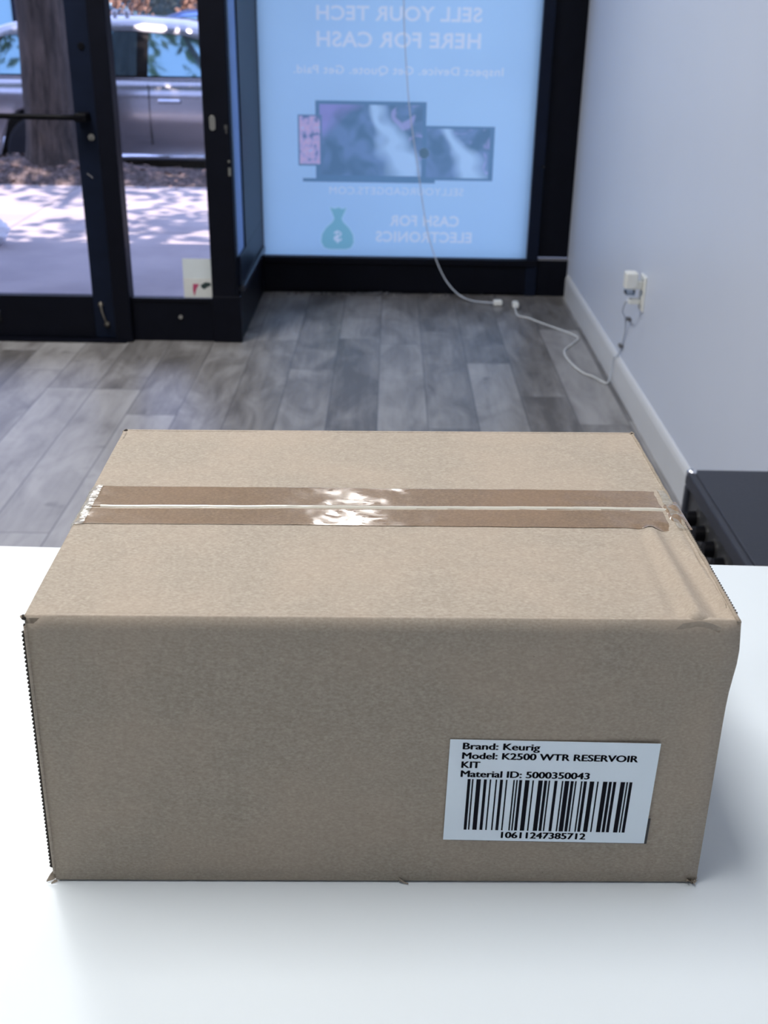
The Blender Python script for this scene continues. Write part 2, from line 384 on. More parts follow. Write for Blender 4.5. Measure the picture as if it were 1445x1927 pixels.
bm = bmesh.new(); P = catmull([(.05, -.008, .125), (.052, -.014, .10), (.055, -.008, .075)], 5); tube(bm, P, .005, 8); obj('latch_remnant', bm, simple('dark_steel', (.05, .05, .055), .4, 1), d1, True)
sbox('trim_2', (-4.32, -.62, YD-.035, YD+.06, 2.2, CEIL), M_FRAME)
sbox('wall_left_front', (-4.32, -2.30, YD-.02, YD+.10, 0, 2.2), M_WHITE)
bm = bmesh.new(); box(bm, -2.3, -1.11, YD-.05, YD+.10, -.03, .008); struct('threshold', bm, M_FRAME)

# --- ceiling lights, two of them added
for i, (x, y, sx_, sy_, e) in enumerate(TROFFERS):
    t = empty('ceiling_light', (x, y, CEIL))
    tag(t, ['narrow ceiling light nearest the sign window', 'added ceiling light nearest the glass door, brightening the wall and floor', 'wide ceiling light above the white table', 'wide ceiling light above the middle of the shop', 'added weak fill light at the back of the shop'][i], 'light')
    bm = bmesh.new(); a, b = sx_/2+.02, sy_/2+.02
    box(bm, -a, a, -b, -b+.03, -.05, 0); box(bm, -a, a, b-.03, b, -.05, 0); box(bm, -a, -a+.03, -b+.03, b-.03, -.05, 0); box(bm, a-.03, a, -b+.03, b-.03, -.05, 0)
    obj('frame', bm, M_WHITE, t); bxo('housing', (-a+.03, a-.03, -b+.03, b-.03, -.02, -.002), M_WHITE, t)

# ================================================================== window sign film
def loops_of(me):
    """boundary loops of a flat mesh as lists of (x, y)"""
    bm = bmesh.new(); bm.from_mesh(me); bmesh.ops.remove_doubles(bm, verts=bm.verts[:], dist=1e-6)
    nxt = {}
    for e in bm.edges:
        if len(e.link_faces) == 1:
            for v in e.verts: nxt.setdefault(v, []).append(e.other_vert(v))
    out = []; seen = set()
    for v in list(nxt):
        if v in seen: continue
        lp = [v]; seen.add(v); cur = v
        while True:
            c = [q for q in nxt[cur] if q not in seen]
            if not c: break
            cur = c[0]; seen.add(cur); lp.append(cur)
        out.append([(q.co.x, q.co.y) for q in lp])
    bm.free(); return out
_cap = {}
def text_me(txt, bold=0.0, space=1.0):
    cu = bpy.data.curves.new('t', 'FONT'); cu.body = txt; cu.size = 1; cu.offset = bold; cu.space_character = space; cu.resolution_u = 4
    o = bpy.data.objects.new('t', cu); C.objects.link(o); dg = bpy.context.evaluated_depsgraph_get()
    me = bpy.data.meshes.new_from_object(o.evaluated_get(dg)); bpy.data.objects.remove(o); bpy.data.curves.remove(cu)
    return me
def cap_h(bold):
    if bold not in _cap:
        me = text_me('H', bold); ys = [v.co.y for v in me.vertices]; _cap[bold] = (min(ys), max(ys))
    return _cap[bold]
def fit_text(txt, x0, x1, base, cap, bold=0.0, space=1.0):
    """flat text mesh in the XY plane running from x0 to x1 (x1 < x0 gives mirrored writing)"""
    me = text_me(txt, bold, space); xs = [v.co.x for v in me.vertices]; a, b = min(xs), max(xs); lo, hi = cap_h(bold)
    for v in me.vertices:
        v.co.x = x0+(v.co.x-a)/(b-a)*(x1-x0); v.co.y = base+(v.co.y-lo)/(hi-lo)*cap; v.co.z = 0
    return me
def stand(me, y=0.0):
    for v in me.vertices: v.co = (v.co.x, y, v.co.y)
    return me
def join(mes):
    bm = bmesh.new()
    for m in mes: bm.from_mesh(m)
    return bm

sign = empty('window_sign', (0, YS-.002, 0))
tag(sign, 'light blue backlit advertising film covering the front window, its white writing reversed', 'sign')
lines = [('SELL YOUR TECH', .406, -.350, 1.251, .062, .028), ('HERE FOR CASH', .406, -.350, 1.139, .066, .028),
         ('Inspect Device. Get Quote. Get Paid.', .517, -.458, 1.024, .036, .014),
         ('SELLYOURGADGETS.COM', .355, -.295, .480, .034, .0),
         ('CASH FOR', .340, -.001, .331, .052, .030), ('ELECTRONICS', .406, -.068, .253, .052, .030)]
names = ['headline', 'headline', 'tagline', 'web_address', 'cash_wording', 'cash_wording']
holes = []
for (tx, a, b, bs, cp, bd), nm_ in zip(lines, names):
    me = fit_text(tx, a, b, bs, cp, bd, 1.06); holes += loops_of(me); stand(me)
    iv = []
    for p in me.polygons:
        q = [me.vertices[i].co.x for i in p.vertices]; iv.append((min(q), max(q), p.index))
    iv.sort(); groups = []; end = None
    for lo_, hi_, pi_ in iv:
        if end is None or lo_-end > cp*.26: groups.append([]); end = hi_
        groups[-1].append(pi_); end = max(end, hi_)
    for g in groups:
        bm = bmesh.new(); vm = {}
        for pi_ in g:
            bm.faces.new([vm.setdefault(i, bm.verts.new(me.vertices[i].co)) if i not in vm else vm[i] for i in me.polygons[pi_].vertices])
        obj(nm_+'_word' if len(groups) > 1 else nm_, bm, M_VWHITE, sign)
# printed devices: cells of one flat picture
rects = [  # x0,x1,z0,z1,material, later ones lie on top
    (.150, .492, .551, .800, 0), (.170, .470, .563, .788, 2),
    (-.359, .165, .540, .906, 0), (-.340, .148, .568, .890, 1),
    (-.423, .215, .536, .552, 0), (-.443, -.330, .610, .842, 0), (-.436, -.338, .618, .836, 3)]
xs = sorted({r[0] for r in rects} | {r[1] for r in rects}); zs = sorted({r[2] for r in rects} | {r[3] for r in rects})
bm = bmesh.new()
for i in range(len(xs)-1):
    for j in range(len(zs)-1):
        cx, cz = (xs[i]+xs[i+1])/2, (zs[j]+zs[j+1])/2; mi = None
        for r in rects:
            if r[0] < cx < r[1] and r[2] < cz < r[3]: mi = r[4]
        if mi is not None:
            f = bm.faces.new([bm.verts.new(p) for p in ((xs[i], zs[j], 0), (xs[i+1], zs[j], 0), (xs[i+1], zs[j+1], 0), (xs[i], zs[j+1], 0))]); f.material_index = mi
bmesh.ops.remove_doubles(bm, verts=bm.verts[:], dist=1e-5)
tmp = bpy.data.meshes.new('tmp'); bm.to_mesh(tmp); holes += loops_of(tmp)
for v in bm.verts: v.co = (v.co.x, 0, v.co.y)
obj('device_picture', bm, [M_VDARK, M_VSCREEN, M_VSCREEN2, M_VPHONE], sign)
bm = bmesh.new(); cyl(bm, (.160, -.0006, .676), (.160, -.0012, .676), .024, 24); obj('watch_picture', bm, M_VDIAL, sign)
# money bag with its dollar mark
bagc = [(-.296, .214), (-.215, .214), (-.190, .222), (-.176, .248), (-.180, .285), (-.200, .318), (-.228, .345), (-.236, .362), (-.222, .392), (-.212, .414), (-.232, .408), (-.250, .416), (-.268, .409), (-.292, .415), (-.280, .388), (-.270, .362), (-.279, .345), (-.310, .318), (-.331, .285), (-.336, .248), (-.322, .222)]
bagc = [(x-.001, z) for x, z in bagc]
def offset_poly(P, d):
    out = []; n = len(P)
    for i in range(n):
        a, b, c = Vector(P[i-1]), Vector(P[i]), Vector(P[(i+1) % n]); t = ((b-a).normalized()+(c-b).normalized()).normalized()
        out.append((b.x+t.y*d, b.y-t.x*d))
    return out
outer = offset_poly(bagc, .007)
dol = fit_text('$', -.236, -.276, .252, .052, .02); dloops = loops_of(dol)
def flat_fill(loops, name, m, parent, y=0):
    cu = bpy.data.curves.new(name, 'CURVE'); cu.dimensions = '2D'; cu.fill_mode = 'BOTH'; cu.resolution_u = 1
    for lp in loops:
        sp = cu.splines.new('POLY'); sp.points.add(len(lp)-1); sp.use_cyclic_u = True
        for q, (a, b) in zip(sp.points, lp): q.co = (a, b, 0, 1)
    o = bpy.data.objects.new('f', cu); C.objects.link(o); dg = bpy.context.evaluated_depsgraph_get()
    me = bpy.data.meshes.new_from_object(o.evaluated_get(dg)); bpy.data.objects.remove(o)
    stand(me, y); bm = bmesh.new(); bm.from_mesh(me)
    return obj(name, bm, m, parent)
holes.append(outer)
flat_fill([outer, bagc], 'bag_outline', M_VLGREEN, sign)
mb = flat_fill([bagc]+dloops, 'money_bag', M_VGREEN, sign)
stand(dol); obj('dollar_mark', join([dol]), M_VWHITE, mb)
flat_fill([[(-.620, .182), (.680, .182), (.680, 2.61), (-.620, 2.61)]]+holes, 'blue_film', M_VBLUE, sign)
o = flat_fill([[(YD-.004, .362), (4.788, .362), (4.788, 2.59), (YD-.004, 2.59)]], 'return_film', vinyl('return_vinyl', (.40, .60, .92)), None)
for v in o.data.vertices: v.co = (0, v.co.x, v.co.z)
o.location = (XR-.007, 0, 0)
tag(o, 'plain dull blue film strip on the narrow return window beside the pillar', 'window film')

# notice stuck to the sidelight glass
nt = empty('glass_notice', (-.802, YD+.017, 0)); tag(nt, 'small white square notice stuck low on the door sidelight glass', 'notice')
M_NOTE = simple('notice_paper', (.62, .67, .69), .5, var=.03)
bm = bmesh.new(); box(bm, -.062, .058, -.001, .001, .186, .350); obj('sheet', bm, M_NOTE, nt)
bm = bmesh.new(); box(bm, -.062, .056, -.0022, -.001, .186, .268); obj('lower_slip', bm, simple('slip_paper', (.62, .63, .61), .5), nt)
bm = bmesh.new(); prism(bm, [(-.022, .245), (.004, .243), (-.010, .222), (-.018, .192), (-.024, .215)], -.0032, -.0022); obj('red_mark', bm, simple('red_print', (.42, .06, .14), .5), nt)
bm = bmesh.new(); prism(bm, [(.010, .240), (.030, .252), (.050, .250), (.054, .240), (.038, .232), (.024, .222), (.012, .230)], -.0032, -.0022); obj('black_mark', bm, simple('black_print', (.02, .04, .04), .5), nt)

# ================================================================== cords and outlet
ow = empty('wall_outlet', (XW, 3.79, .43)); tag(ow, 'white wall outlet low on the right wall near the sign window', 'outlet')
bxo('cover_plate', (-.007, 0, -.036, .036, -.062, .062), M_PLASTIC, ow, .003)
for dz in (-.024, .024): bxo('socket', (-.010, -.006, -.017, .017, dz-.016, dz+.016), M_PLASTIC, ow, .002)
ad = empty('plug_adapter', (XW-.010, 3.79, .463)); tag(ad, 'chunky white adapter block plugged into the upper socket', 'adapter')
bxo('body', (-.060, -.018, -.024, .024, -.018, .040), M_PLASTIC, ad, .006)
bxo('plug_base', (-.018, 0, -.014, .014, -.020, .010), M_PLASTIC, ad, .003)
bxo('shiny_end', (-.054, -.022, -.02, .02, -.040, -.018), glass('clear_plastic', (.7, .75, .8), 3), ad, .004)
pc = empty('power_cord', (XW-.010, 3.79, .40)); tag(pc, 'thin white cord running from the outlet down over the baseboard across the floor', 'cord')
def loc(o, pts): return [Vector(p)-o.location for p in pts]
bxo('wall_plug', (-.040, 0, -.012, .012, -.010, .010), M_PLASTIC, pc, .004)
bm = bmesh.new(); tube(bm, catmull(loc(pc, [(.843, 3.79, .402), (.832, 3.80, .395), (.838, 3.86, .345), (.866, 3.93, .300), (.880, 3.975, .24), (.882, 4.02, .17), (.880, 4.055, .124), (.870, 4.075, .110), (.868, 4.085, .05), (.862, 4.085, .006)]), 8), .0032, 8)
obj('wall_cable', bm, M_CORD2, pc, True)
bm = bmesh.new(); tube(bm, catmull(loc(pc, [(.862, 4.085, .004), (.845, 4.079, .004), (.812, 4.157, .004), (.778, 4.209, .004), (.747, 4.364, .004), (.749, 4.499, .004), (.795, 4.60, .004), (.836, 4.700, .004), (.800, 4.79, .004), (.748, 4.871, .004), (.690, 4.96, .004), (.655, 5.02, .004), (.612, 5.06, .004), (.606, 5.13, .008), (.612, 5.20, .018)]), 8), .0036, 8)
obj('floor_cable', bm, M_CORD, pc, True)
bxo('connector', (.612-.878-.013, .612-.878+.015, 5.19-3.79, 5.25-3.79, .002-.40, .028-.40), M_PLASTIC, pc, .005)
for (y, z) in ((3.935, .297), (4.02, .172)):
    bm = bmesh.new(); box(bm, .872-.878, .886-.878, y-3.79-.014, y-3.79+.014, z-.40-.006, z-.40+.006); obj('cable_clip', bm, M_CLIP, pc, bevel=.002)
hc = empty('sign_cord', (.50, 5.25, 0)); tag(hc, 'thin white cord hanging down the sign window to a connector on the floor', 'cord')
bm = bmesh.new(); tube(bm, catmull(loc(hc, [(.030, 5.445, 2.55), (.040, 5.45, 1.9), (.047, 5.44, 1.34), (.068, 5.44, 1.03), (.090, 5.435, .84), (.125, 5.43, .645), (.158, 5.425, .45), (.19, 5.42, .30), (.235, 5.41, .175), (.285, 5.38, .085), (.345, 5.34, .030), (.41, 5.31, .008), (.495, 5.27, .010), (.515, 5.262, .012)]), 10), .0026, 8)
obj('cable', bm, M_CORD2, hc, True)
bxo('connector', (.010, .052, -.010, .022, .002, .027), M_PLASTIC, hc, .005)
# dust and crumbs swept along the foot of the window
bm = bmesh.new()
for k in range(70):
    x = random.choice([random.gauss(-.12, .10), random.uniform(-.55, .6)]); r = random.uniform(.003, .008)
    r = r*(1.4 if abs(x+.05) < .05 else 1)
    vs_ = bmesh.ops.create_icosphere(bm, subdivisions=1, radius=r, matrix=Matrix.Translation((x, 5.425+random.uniform(-.015, .01), r*.7)))['verts']
    for v in vs_: v.co += Vector([random.uniform(-.3, .3)*r for _ in range(3)])
tag(obj('debris', bm, simple('crumbs', (.10, .10, .11), .9, var=.5)), 'grey dust and crumbs along the foot of the sign window', 'debris', kind='stuff')

# ================================================================== amplifier against the right wall
AX0, AX1, AY0, AY1, AZ = .604, .872, 1.42, 2.035, .500
am = empty('amplifier', (AX0, AY0, 0)); tag(am, 'black box-shaped amplifier with a row of knobs standing against the right wall', 'amplifier')
s = N('black_tolex'); vt = s.n('TexVoronoi'); vt.inputs['Scale'].default_value = 420; s.l(s.co.outputs['Object'], vt.inputs['Vector'])
c = s.mix(s.noise(3, 3), (.012, .015, .026), (.026, .029, .042))
M_TOLEX = s.principled(c, .45, normal=s.bump(vt.outputs['Distance'], .5, .001))
L, D = AX1-AX0, AY1-AY0
bm = bmesh.new(); box(bm, .014, L, 0, D, .02, AZ)          # cabinet body
box(bm, 0, .014, 0, D, AZ-.032, AZ); box(bm, 0, .014, 0, D, .02, .05); box(bm, 0, .014, 0, .02, .05, AZ-.032); box(bm, 0, .014, D-.02, D, .05, AZ-.032)
obj('cabinet', bm, M_TOLEX, am, bevel=.004)
bxo('control_panel', (.008, .0139, .02, D-.02, AZ-.105, AZ-.033), simple('panel_black', (.035, .036, .04), .35), am)
bxo('grille_cloth', (.006, .0138, .02, D-.02, .05, AZ-.108), simple('grille', (.008, .008, .01), .9, bump=.5), am)
for k in range(7):
    y = D-.085-k*.066
    bm = bmesh.new(); cyl(bm, (.008, y, AZ-.070), (-.014, y, AZ-.070), .0165, 20, .014)
    kb = obj('knob', bm, M_BLACK, am, bevel=.002)
    bm = bmesh.new(); cyl(bm, (.0079, y, AZ-.070), (.0055, y, AZ-.070), .0205, 20); obj('knob_skirt', bm, simple('knob_ring', (.09, .09, .09), .35, .6), kb)
bm = bmesh.new(); cyl(bm, (.006, D-.085-4.45*.066, AZ-.088), (-.003, D-.085-4.45*.066, AZ-.088), .006, 14)
o = obj('led_lens', bm, simple('blue_led', (.05, .35, .55), .3), am); o['label'] = 'light blue LED, its glow in the colour'  # LED without emission, its glow put into the light blue colour
for (x, y) in ((.004, D-.004),):
    bm = bmesh.new(); bmesh.ops.create_uvsphere(bm, u_segments=14, v_segments=8, radius=.011, matrix=Matrix.Translation((x+.006, y-.006, AZ-.006))); obj('corner_cap', bm, simple('chrome', (.7, .72, .78), .2, 1), am, True)
bm = bmesh.new(); P = catmull([(.232, D-.135, AZ+.002), (.232, D-.155, AZ+.016), (.232, D-.22, AZ+.020), (.232, D-.285, AZ+.016), (.232, D-.305, AZ+.002)], 6); tube(bm, P, .009, 10)
obj('carry_handle', bm, M_BLACK, am, True)
bm = bmesh.new(); cyl(bm, (.232, D-.125, AZ-.001), (.232, D-.125, AZ+.004), .012, 16); obj('handle_screw', bm, M_SILVER, am)
for x in (.04, L-.03):
    for y in (.05, D-.05):
        bm = bmesh.new(); cyl(bm, (x, y, 0), (x, y, .022), .016, 14); obj('foot', bm, M_BLACK, am)

# ================================================================== table
TZ = .93736
tb = empty('white_table', (0, .795, 0), math.radians(-1.25)); tag(tb, 'plain white laminate table top under the cardboard box', 'table')
bm = bmesh.new(); box(bm, -.78, .80, -1.0, 0, TZ-.030, TZ); obj('table_top', bm, M_TABLE, tb, bevel=.0015)
for x in (-.72, .72):
    bm = bmesh.new(); box(bm, x-.02, x+.02, -.92, -.06, 0, TZ-.031); obj('side_panel', bm, M_TABLE, tb, bevel=.002)
bm = bmesh.new(); box(bm, -.699, .699, -.10, -.08, .25, TZ-.031); obj('back_panel', bm, M_TABLE, tb)

# ================================================================== the cardboard box
LIFT = .0012
bx = empty('cardboard_box', (-.16393, .42690, TZ), .01806)
tag(bx, 'brown corrugated cardboard box sealed with clear tape, standing on the white table', 'box')
H = .1574
def topquad(u, v):
    a = Vector((.0017, 0)); b = Vector((.3268, 0)); c = Vector((.3292, .2388)); d = Vector((-.0009, .2357))
    p = a.lerp(b, u).lerp(d.lerp(c, u), v); return p
def botquad(u, v):
    a = Vector((-.0014, 0)); b = Vector((.3277, 0)); c = Vector((.3285, .2365)); d = Vector((-.0010, .2357))
    return a.lerp(b, u).lerp(d.lerp(c, u), v)
def nz(x, y, z, s=18): return mnoise.noise(Vector((x*s, y*s, z*s)))
bm = bmesh.new()
def side(ua, va, ub, vb, out, nn=40, tb_=.003):
    def f(s_, t):
        u = ua+(ub-ua)*s_; v = va+(vb-va)*s_
        p = botquad(u, v).lerp(topquad(u, v), t)
        z = LIFT+(H-LIFT)*t
        e = math.sin(PI*s_)*math.sin(PI*t)
        k = .0010*e+.0005*nz(s_*.33, t*.16, ua*3+va*7)*min(1, 6*e)
        if out == (0, -1):        # front: right edge pushed out just below the top corner
            k -= 0
            bulge = .0020*math.exp(-((t-.88)/.10)**2)*max(0, (s_-.93)/.07)
            return Vector((p.x+bulge, p.y-k, z))
        if out == (1, 0):
            bulge = .0020*math.exp(-((t-.88)/.10)**2)*max(0, 1-s_/.25)
            return Vector((p.x+bulge+k, p.y, z))
        return Vector((p.x+out[0]*k, p.y+out[1]*k, z))
    grid(bm, nn, 20, f)
side(0, 0, 1, 0, (0, -1)); side(1, 0, 1, 1, (1, 0)); side(1, 1, 0, 1, (0, 1)); side(0, 1, 0, 0, (-1, 0))
bmesh.ops.remove_doubles(bm, verts=bm.verts[:], dist=2e-5)
body = obj('body', bm, M_KRAFT, bx, True)
sd = body.modifiers.new('thick', 'SOLIDIFY'); sd.thickness = .0028; sd.offset = -1
# top flaps: thin boards with creases near the right-hand end
T = .0030
def seg_d(px, py, a, b):
    a = Vector(a); b = Vector(b); p = Vector((px, py)); t = max(0, min(1, (p-a).dot(b-a)/(b-a).length_squared)); return (p-(a+(b-a)*t)).length, t
def flap_z(x, y):
    z = .0004*nz(x, y, 3, 14)+.0002*nz(x, y, 9, 60)
    if y < .1175:
        for (a, b, hgt, wd) in (((.3075, .094), (.3080, .004), .0016, .0035), ((.3150, .096), (.3200, .002), -.0016, .0045), ((.3215, .090), (.3245, .015), .0009, .0022), ((.3020, .094), (.3000, .004), -.0007, .004)):
            d, t = seg_d(x, y, a, b); z += 2.0*hgt*math.exp(-(d/wd)**2)*(.55+.45*t)
        d, t = seg_d(x, y, (.154, .05), (.151, .002)); z -= .0003*math.exp(-(d/.0016)**2)
        z -= .0012*max(0, (x-.318)/.01)*max(0, 1-abs(y-.06)/.06)
    return z
def flap(name, y0, y1, front):
    bm = bmesh.new(); NX, NY = 150, 48
    def top(u, v):
        p = topquad(u, y0+(y1-y0)*v)
        x, y = p.x, p.y
        inset = .0022*max(0, (u-.99)/.01)
        yy = y; z = H+flap_z(x, y)
        # round the fold over the outer edge
        dd_ = v*(y1-y0)*.2375 if front else (1-v)*(y1-y0)*.2375
        if dd_ < .0025: z -= .0011*(1-dd_/.0025)**2
        # ends of the board dip a touch near the tape
        return Vector((x-inset+.0006*nz(y*3, 1, 2, 30)*(1 if u > .99 else 0), yy, z))
    V = grid(bm, NX, NY, top)
    low = {}
    ring = [V[0][i] for i in range(NX+1)]+[V[j][NX] for j in range(1, NY+1)]+[V[NY][i] for i in range(NX-1, -1, -1)]+[V[j][0] for j in range(NY-1, 0, -1)]
    L_ = [bm.verts.new(v.co-Vector((0, 0, T))) for v in ring]
    n = len(ring)
    for i in range(n): bm.faces.new((ring[i], ring[(i+1) % n], L_[(i+1) % n], L_[i]))
    bm.faces.new(L_)
    return obj(name, bm, M_KRAFT, bx, True)
for fl_, a, b, f_ in (('front_flap', 0, .4965, True), ('rear_flap', .5035, 1, False)):
    o = flap(fl_, a, b, f_)
    m = o.modifiers.new('es', 'EDGE_SPLIT'); m.split_angle = math.radians(50)
# side panel rim standing beside the flap ends on the right, cut edge of the board
bm = bmesh.new(); P = []
for k in range(60):
    v = k/59; p = topquad(1, v); P.append(Vector((p.x-.0006+.0004*nz(v*5, 2, 2, 3), p.y, H-.0004+.0006*nz(v*6, 5, 1, 3))))
tube(bm, P, .0011, 6); obj('side_rim', bm, M_KEDGE, bx, True)
# dark beads for the shaded flute openings along the top right edge
bm = bmesh.new()
for k in range(46):
    v = .03+k*.0100
    if v > .44: break
    p = topquad(1, v); bmesh.ops.create_icosphere(bm, subdivisions=1, radius=.0007, matrix=Matrix.Translation((p.x+.0005, p.y, H-.0001)) @ Matrix.Diagonal((.7, 1, 1.0, 1)))
obj('flute_ends', bm, M_FLUTE, bx)
# corrugated cut edge down the left corner
bm = bmesh.new(); nT = 62
pts = []
for k in range(nT*4+1):
    t = k/(nT*4); x = botquad(0, 0).x*(1-t)+topquad(0, 0).x*t; tooth = (.0023, .0031, .0031, .0023)[k % 4]
    if t > .975: tooth = .0018
    pts.append((x, x-tooth, LIFT+.006+(H-LIFT-.012)*t))
F = [bm.verts.new((a, .0015, z)) for a, b, z in pts]; G = [bm.verts.new((b, .0022, z)) for a, b, z in pts]
F2 = [bm.verts.new((a, .0034, z)) for a, b, z in pts]; G2 = [bm.verts.new((b, .0034, z)) for a, b, z in pts]
for i in range(len(pts)-1):
    bm.faces.new((F[i], F[i+1], G[i+1], G[i])); bm.faces.new((G[i], G[i+1], G2[i+1], G2[i])); bm.faces.new((F2[i], G2[i], G2[i+1], F2[i+1]))
o = obj('corrugated_edge', bm, M_FLUTE, bx); o['label'] = 'dark serrated cut edge of the corrugated board'
bm = bmesh.new(); P = [Vector((botquad(0, 0).x*(1-t)+topquad(0, 0).x*t-.0002, .0006, LIFT+.004+(H-LIFT-.010)*t)) for t in [i/40 for i in range(41)]]
tube(bm, P, .0010, 8); obj('corner_fold', bm, M_KRAFT, bx, True)
# dark blobs for the little shaded holes where the flaps meet at three corners
for (x, y, z, r) in ((.0015, .0010, H-.0012, .0015), (.3262, .0014, H-.0016, .0013), (.3282, .2362, H-.0003, .0013), (.0002, .2335, H-.0010, .0016)):
    bm = bmesh.new(); bmesh.ops.create_uvsphere(bm, u_segments=12, v_segments=8, radius=r, matrix=Matrix.Translation((x, y, z)))
    for v in bm.verts: v.co += Vector((nz(v.co.x, v.co.y, v.co.z, 400)*.0006,)*3)
    h_ = obj('corner_gap', bm, M_FLUTE, bx, True)
    bm = bmesh.new(); rr = []
    for k in range(9):
        a = 2*PI*k/12+x*9; rr.append(Vector((x+(r+.0001)*math.cos(a), y+(r+.0001)*math.sin(a)*.9, z+.0002+.0004*math.sin(a*2+1))))
    tube(bm, rr, .00042, 6); obj('torn_lip', bm, M_KEDGE, h_, True)
# bottom flap, torn bits at the lower corners
bxo('bottom_flap', (.006, .320, .004, .230, .0001, .0030), M_KEDGE, bx)
def shred(name, pts, z0, thick=.0006, mat=M_KEDGE):
    bm = bmesh.new(); A = [bm.verts.new(p) for p in pts]; B = [bm.verts.new(Vector(p)+Vector((0, .0004, thick))) for p in pts]
    bm.faces.new(A); bm.faces.new(B[::-1]); n = len(A)
    for i in range(n): bm.faces.new((A[i], A[(i+1) % n], B[(i+1) % n], B[i]))
    return obj(name, bm, mat, bx)
shred('torn_scrap', [(-.0015, .002, .0065), (-.0042, .0005, .0036), (-.0060, -.0012, .0008), (-.0030, -.0006, .0014), (-.0008, .0005, .0022)], 0)
shred('torn_scrap', [(-.0018, -.0008, .0012), (-.0034, -.0022, .0003), (-.0004, -.0010, .0008)], 0)
bm = bmesh.new()
for k in range(26):
    p = Vector((.3258+random.gauss(0, .0014), -.0006+random.gauss(0, .0008), .0015+abs(random.gauss(0, .0010))))
    q = [p+Vector([random.gauss(0, .0011) for _ in range(3)]) for _ in range(3)]
    for v in q: v.z = max(.0002, v.z)
    a = [bm.verts.new(v) for v in q]; bm.faces.new(a)
obj('crumpled_corner', bm, M_KEDGE, bx)
shred('torn_scrap', [(.1735, -.0004, .0032), (.1770, -.0016, .0010), (.1790, -.0020, .0006), (.1745, -.0006, .0012)], 0)
# clear tape across the seam and over both ends
ty0, ty1, ys_ = .0958, .1447, .1186
def seam_y(x): return ys_-.0010+.0026*(x/.327)+.0006*nz(x, 1, 1, 30)
def tape_pt(u, v):
    x0 = .0070-.0030*(1-v) if True else 0
    xa, xb = .0042-.0012*(1-v), .3266
    x = xa+(xb-xa)*u; y = ty0+(ty1-ty0)*v-.0003*u
    z = H+.00025+flap_z(x, y)
    d = y-seam_y(x)
    z += .0007*math.exp(-((d-.0002)/.0009)**2)-.0006*math.exp(-((d+.0014)/.0008)**2)
    z += .00012*nz(x, y, 1, 110)
    if u > .955: z -= .0016*((u-.955)/.045)**2*(1-.5*v)
    return Vector((x, y, z))
bm = bmesh.new(); NX, NY = 300, 170
V = grid(bm, NX, NY, tape_pt)
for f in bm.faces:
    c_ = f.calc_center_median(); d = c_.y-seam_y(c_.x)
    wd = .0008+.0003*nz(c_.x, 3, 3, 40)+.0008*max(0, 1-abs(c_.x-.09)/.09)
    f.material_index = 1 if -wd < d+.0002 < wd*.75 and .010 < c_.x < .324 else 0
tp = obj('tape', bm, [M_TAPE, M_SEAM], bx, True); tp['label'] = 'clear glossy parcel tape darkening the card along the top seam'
so = tp.modifiers.new('t', 'SOLIDIFY'); so.thickness = .00008; so.offset = 1
# loose wrinkled ends of the tape bridging the two end edges
def tape_end(name, xe, sgn, wob):
    bm = bmesh.new()
    def f(u, v):
        y = ty0-.002+(ty1-ty0+.003)*v; r = u*.052
        xo = .0060; 
        if r < xo: x = xe-sgn*(xo-r)*1.0; z = H+.0010+wob*.0010*nz(y, r, 2, 90)-.001*(r/xo)**2
        else: x = xe+sgn*(.0006+.0010*max(0, nz(y, r, 5, 70))*wob); z = H-.0002-(r-xo)
        return Vector((x+sgn*wob*.0007*nz(y, r, 8, 200), y+.0004*nz(r, y, 4, 100), z))
    grid(bm, 40, 70, f); return obj(name, bm, M_FILM, tp, True)
tape_end('tape_end', -.0002, -1, 1.0); tape_end('tape_end', .3284, 1, 1.6)
# crumpled lump of card under the tape at the right end
bm = bmesh.new()
def lump(u, v):
    x = .3205+.0105*u; y = ty0+.001+.036*v; e = math.sin(PI*u)**.7*math.sin(PI*v)**.6
    return Vector((x, y, H-.0012+.0030*e*(.75+.6*nz(x, y, 1, 160))))
grid(bm, 14, 30, lump); o = obj('crushed_edge', bm, M_TAPE, tp, True)

# shipping label with its writing and bars
lb = empty('product_label', (.19696, -.0013, .09143)); lb.parent = bx; lb.rotation_euler = (0, -(-.0192), 0)
LW, LH = .1016, .0617
bm = bmesh.new(); box(bm, 0, LW, -.00015, .0, -LH, 0); sh = obj('label_sheet', bm, M_LABEL, lb)
lb['label'] = 'white printed label with a barcode'
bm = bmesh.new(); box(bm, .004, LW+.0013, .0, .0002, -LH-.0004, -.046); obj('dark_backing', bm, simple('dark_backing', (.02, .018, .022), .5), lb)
def ltext(name, t, x0, x1, base, cap, bold=.0):
    me = fit_text(t, x0/1000, x1/1000, -base/1000, cap/1000, bold, 1.0); stand(me, -.00022)
    bm = bmesh.new()
    for dx, dz in ((-.00026, 0), (.00026, 0), (-.00017, 0), (.00017, 0), (0, .00009), (0, -.00009), (-.00009, 0), (.00009, 0)):
        n0 = len(bm.verts); bm.from_mesh(me); bm.verts.ensure_lookup_table()
        for v in bm.verts[n0:]: v.co.x += dx; v.co.z += dz
    return obj(name, bm, M_INK, sh)
ltext('brand_line', 'Brand: Keurig', 6.5, 43.4, 5.55, 3.75)
ltext('model_line', 'Model: K2500 WTR RESERVOIR', 6.5, 91.6, 11.2, 3.75)
ltext('kit_line', 'KIT', 6.5, 15.3, 16.65, 3.8)
ltext('material_line', 'Material ID: 5000350043', 6.5, 69.2, 22.1, 3.8)
ltext('number_line', '10611247385712', 29.1, 71.3, 59.8, 3.8)
codes = ['211232', '221312', '221411', '112232', '133121', '132311', '312113', '112232', '133121', '2331112']
bm = bmesh.new(); pos = 0; W0, W1 = .00990, .09080; U = (W1-W0)/112.0
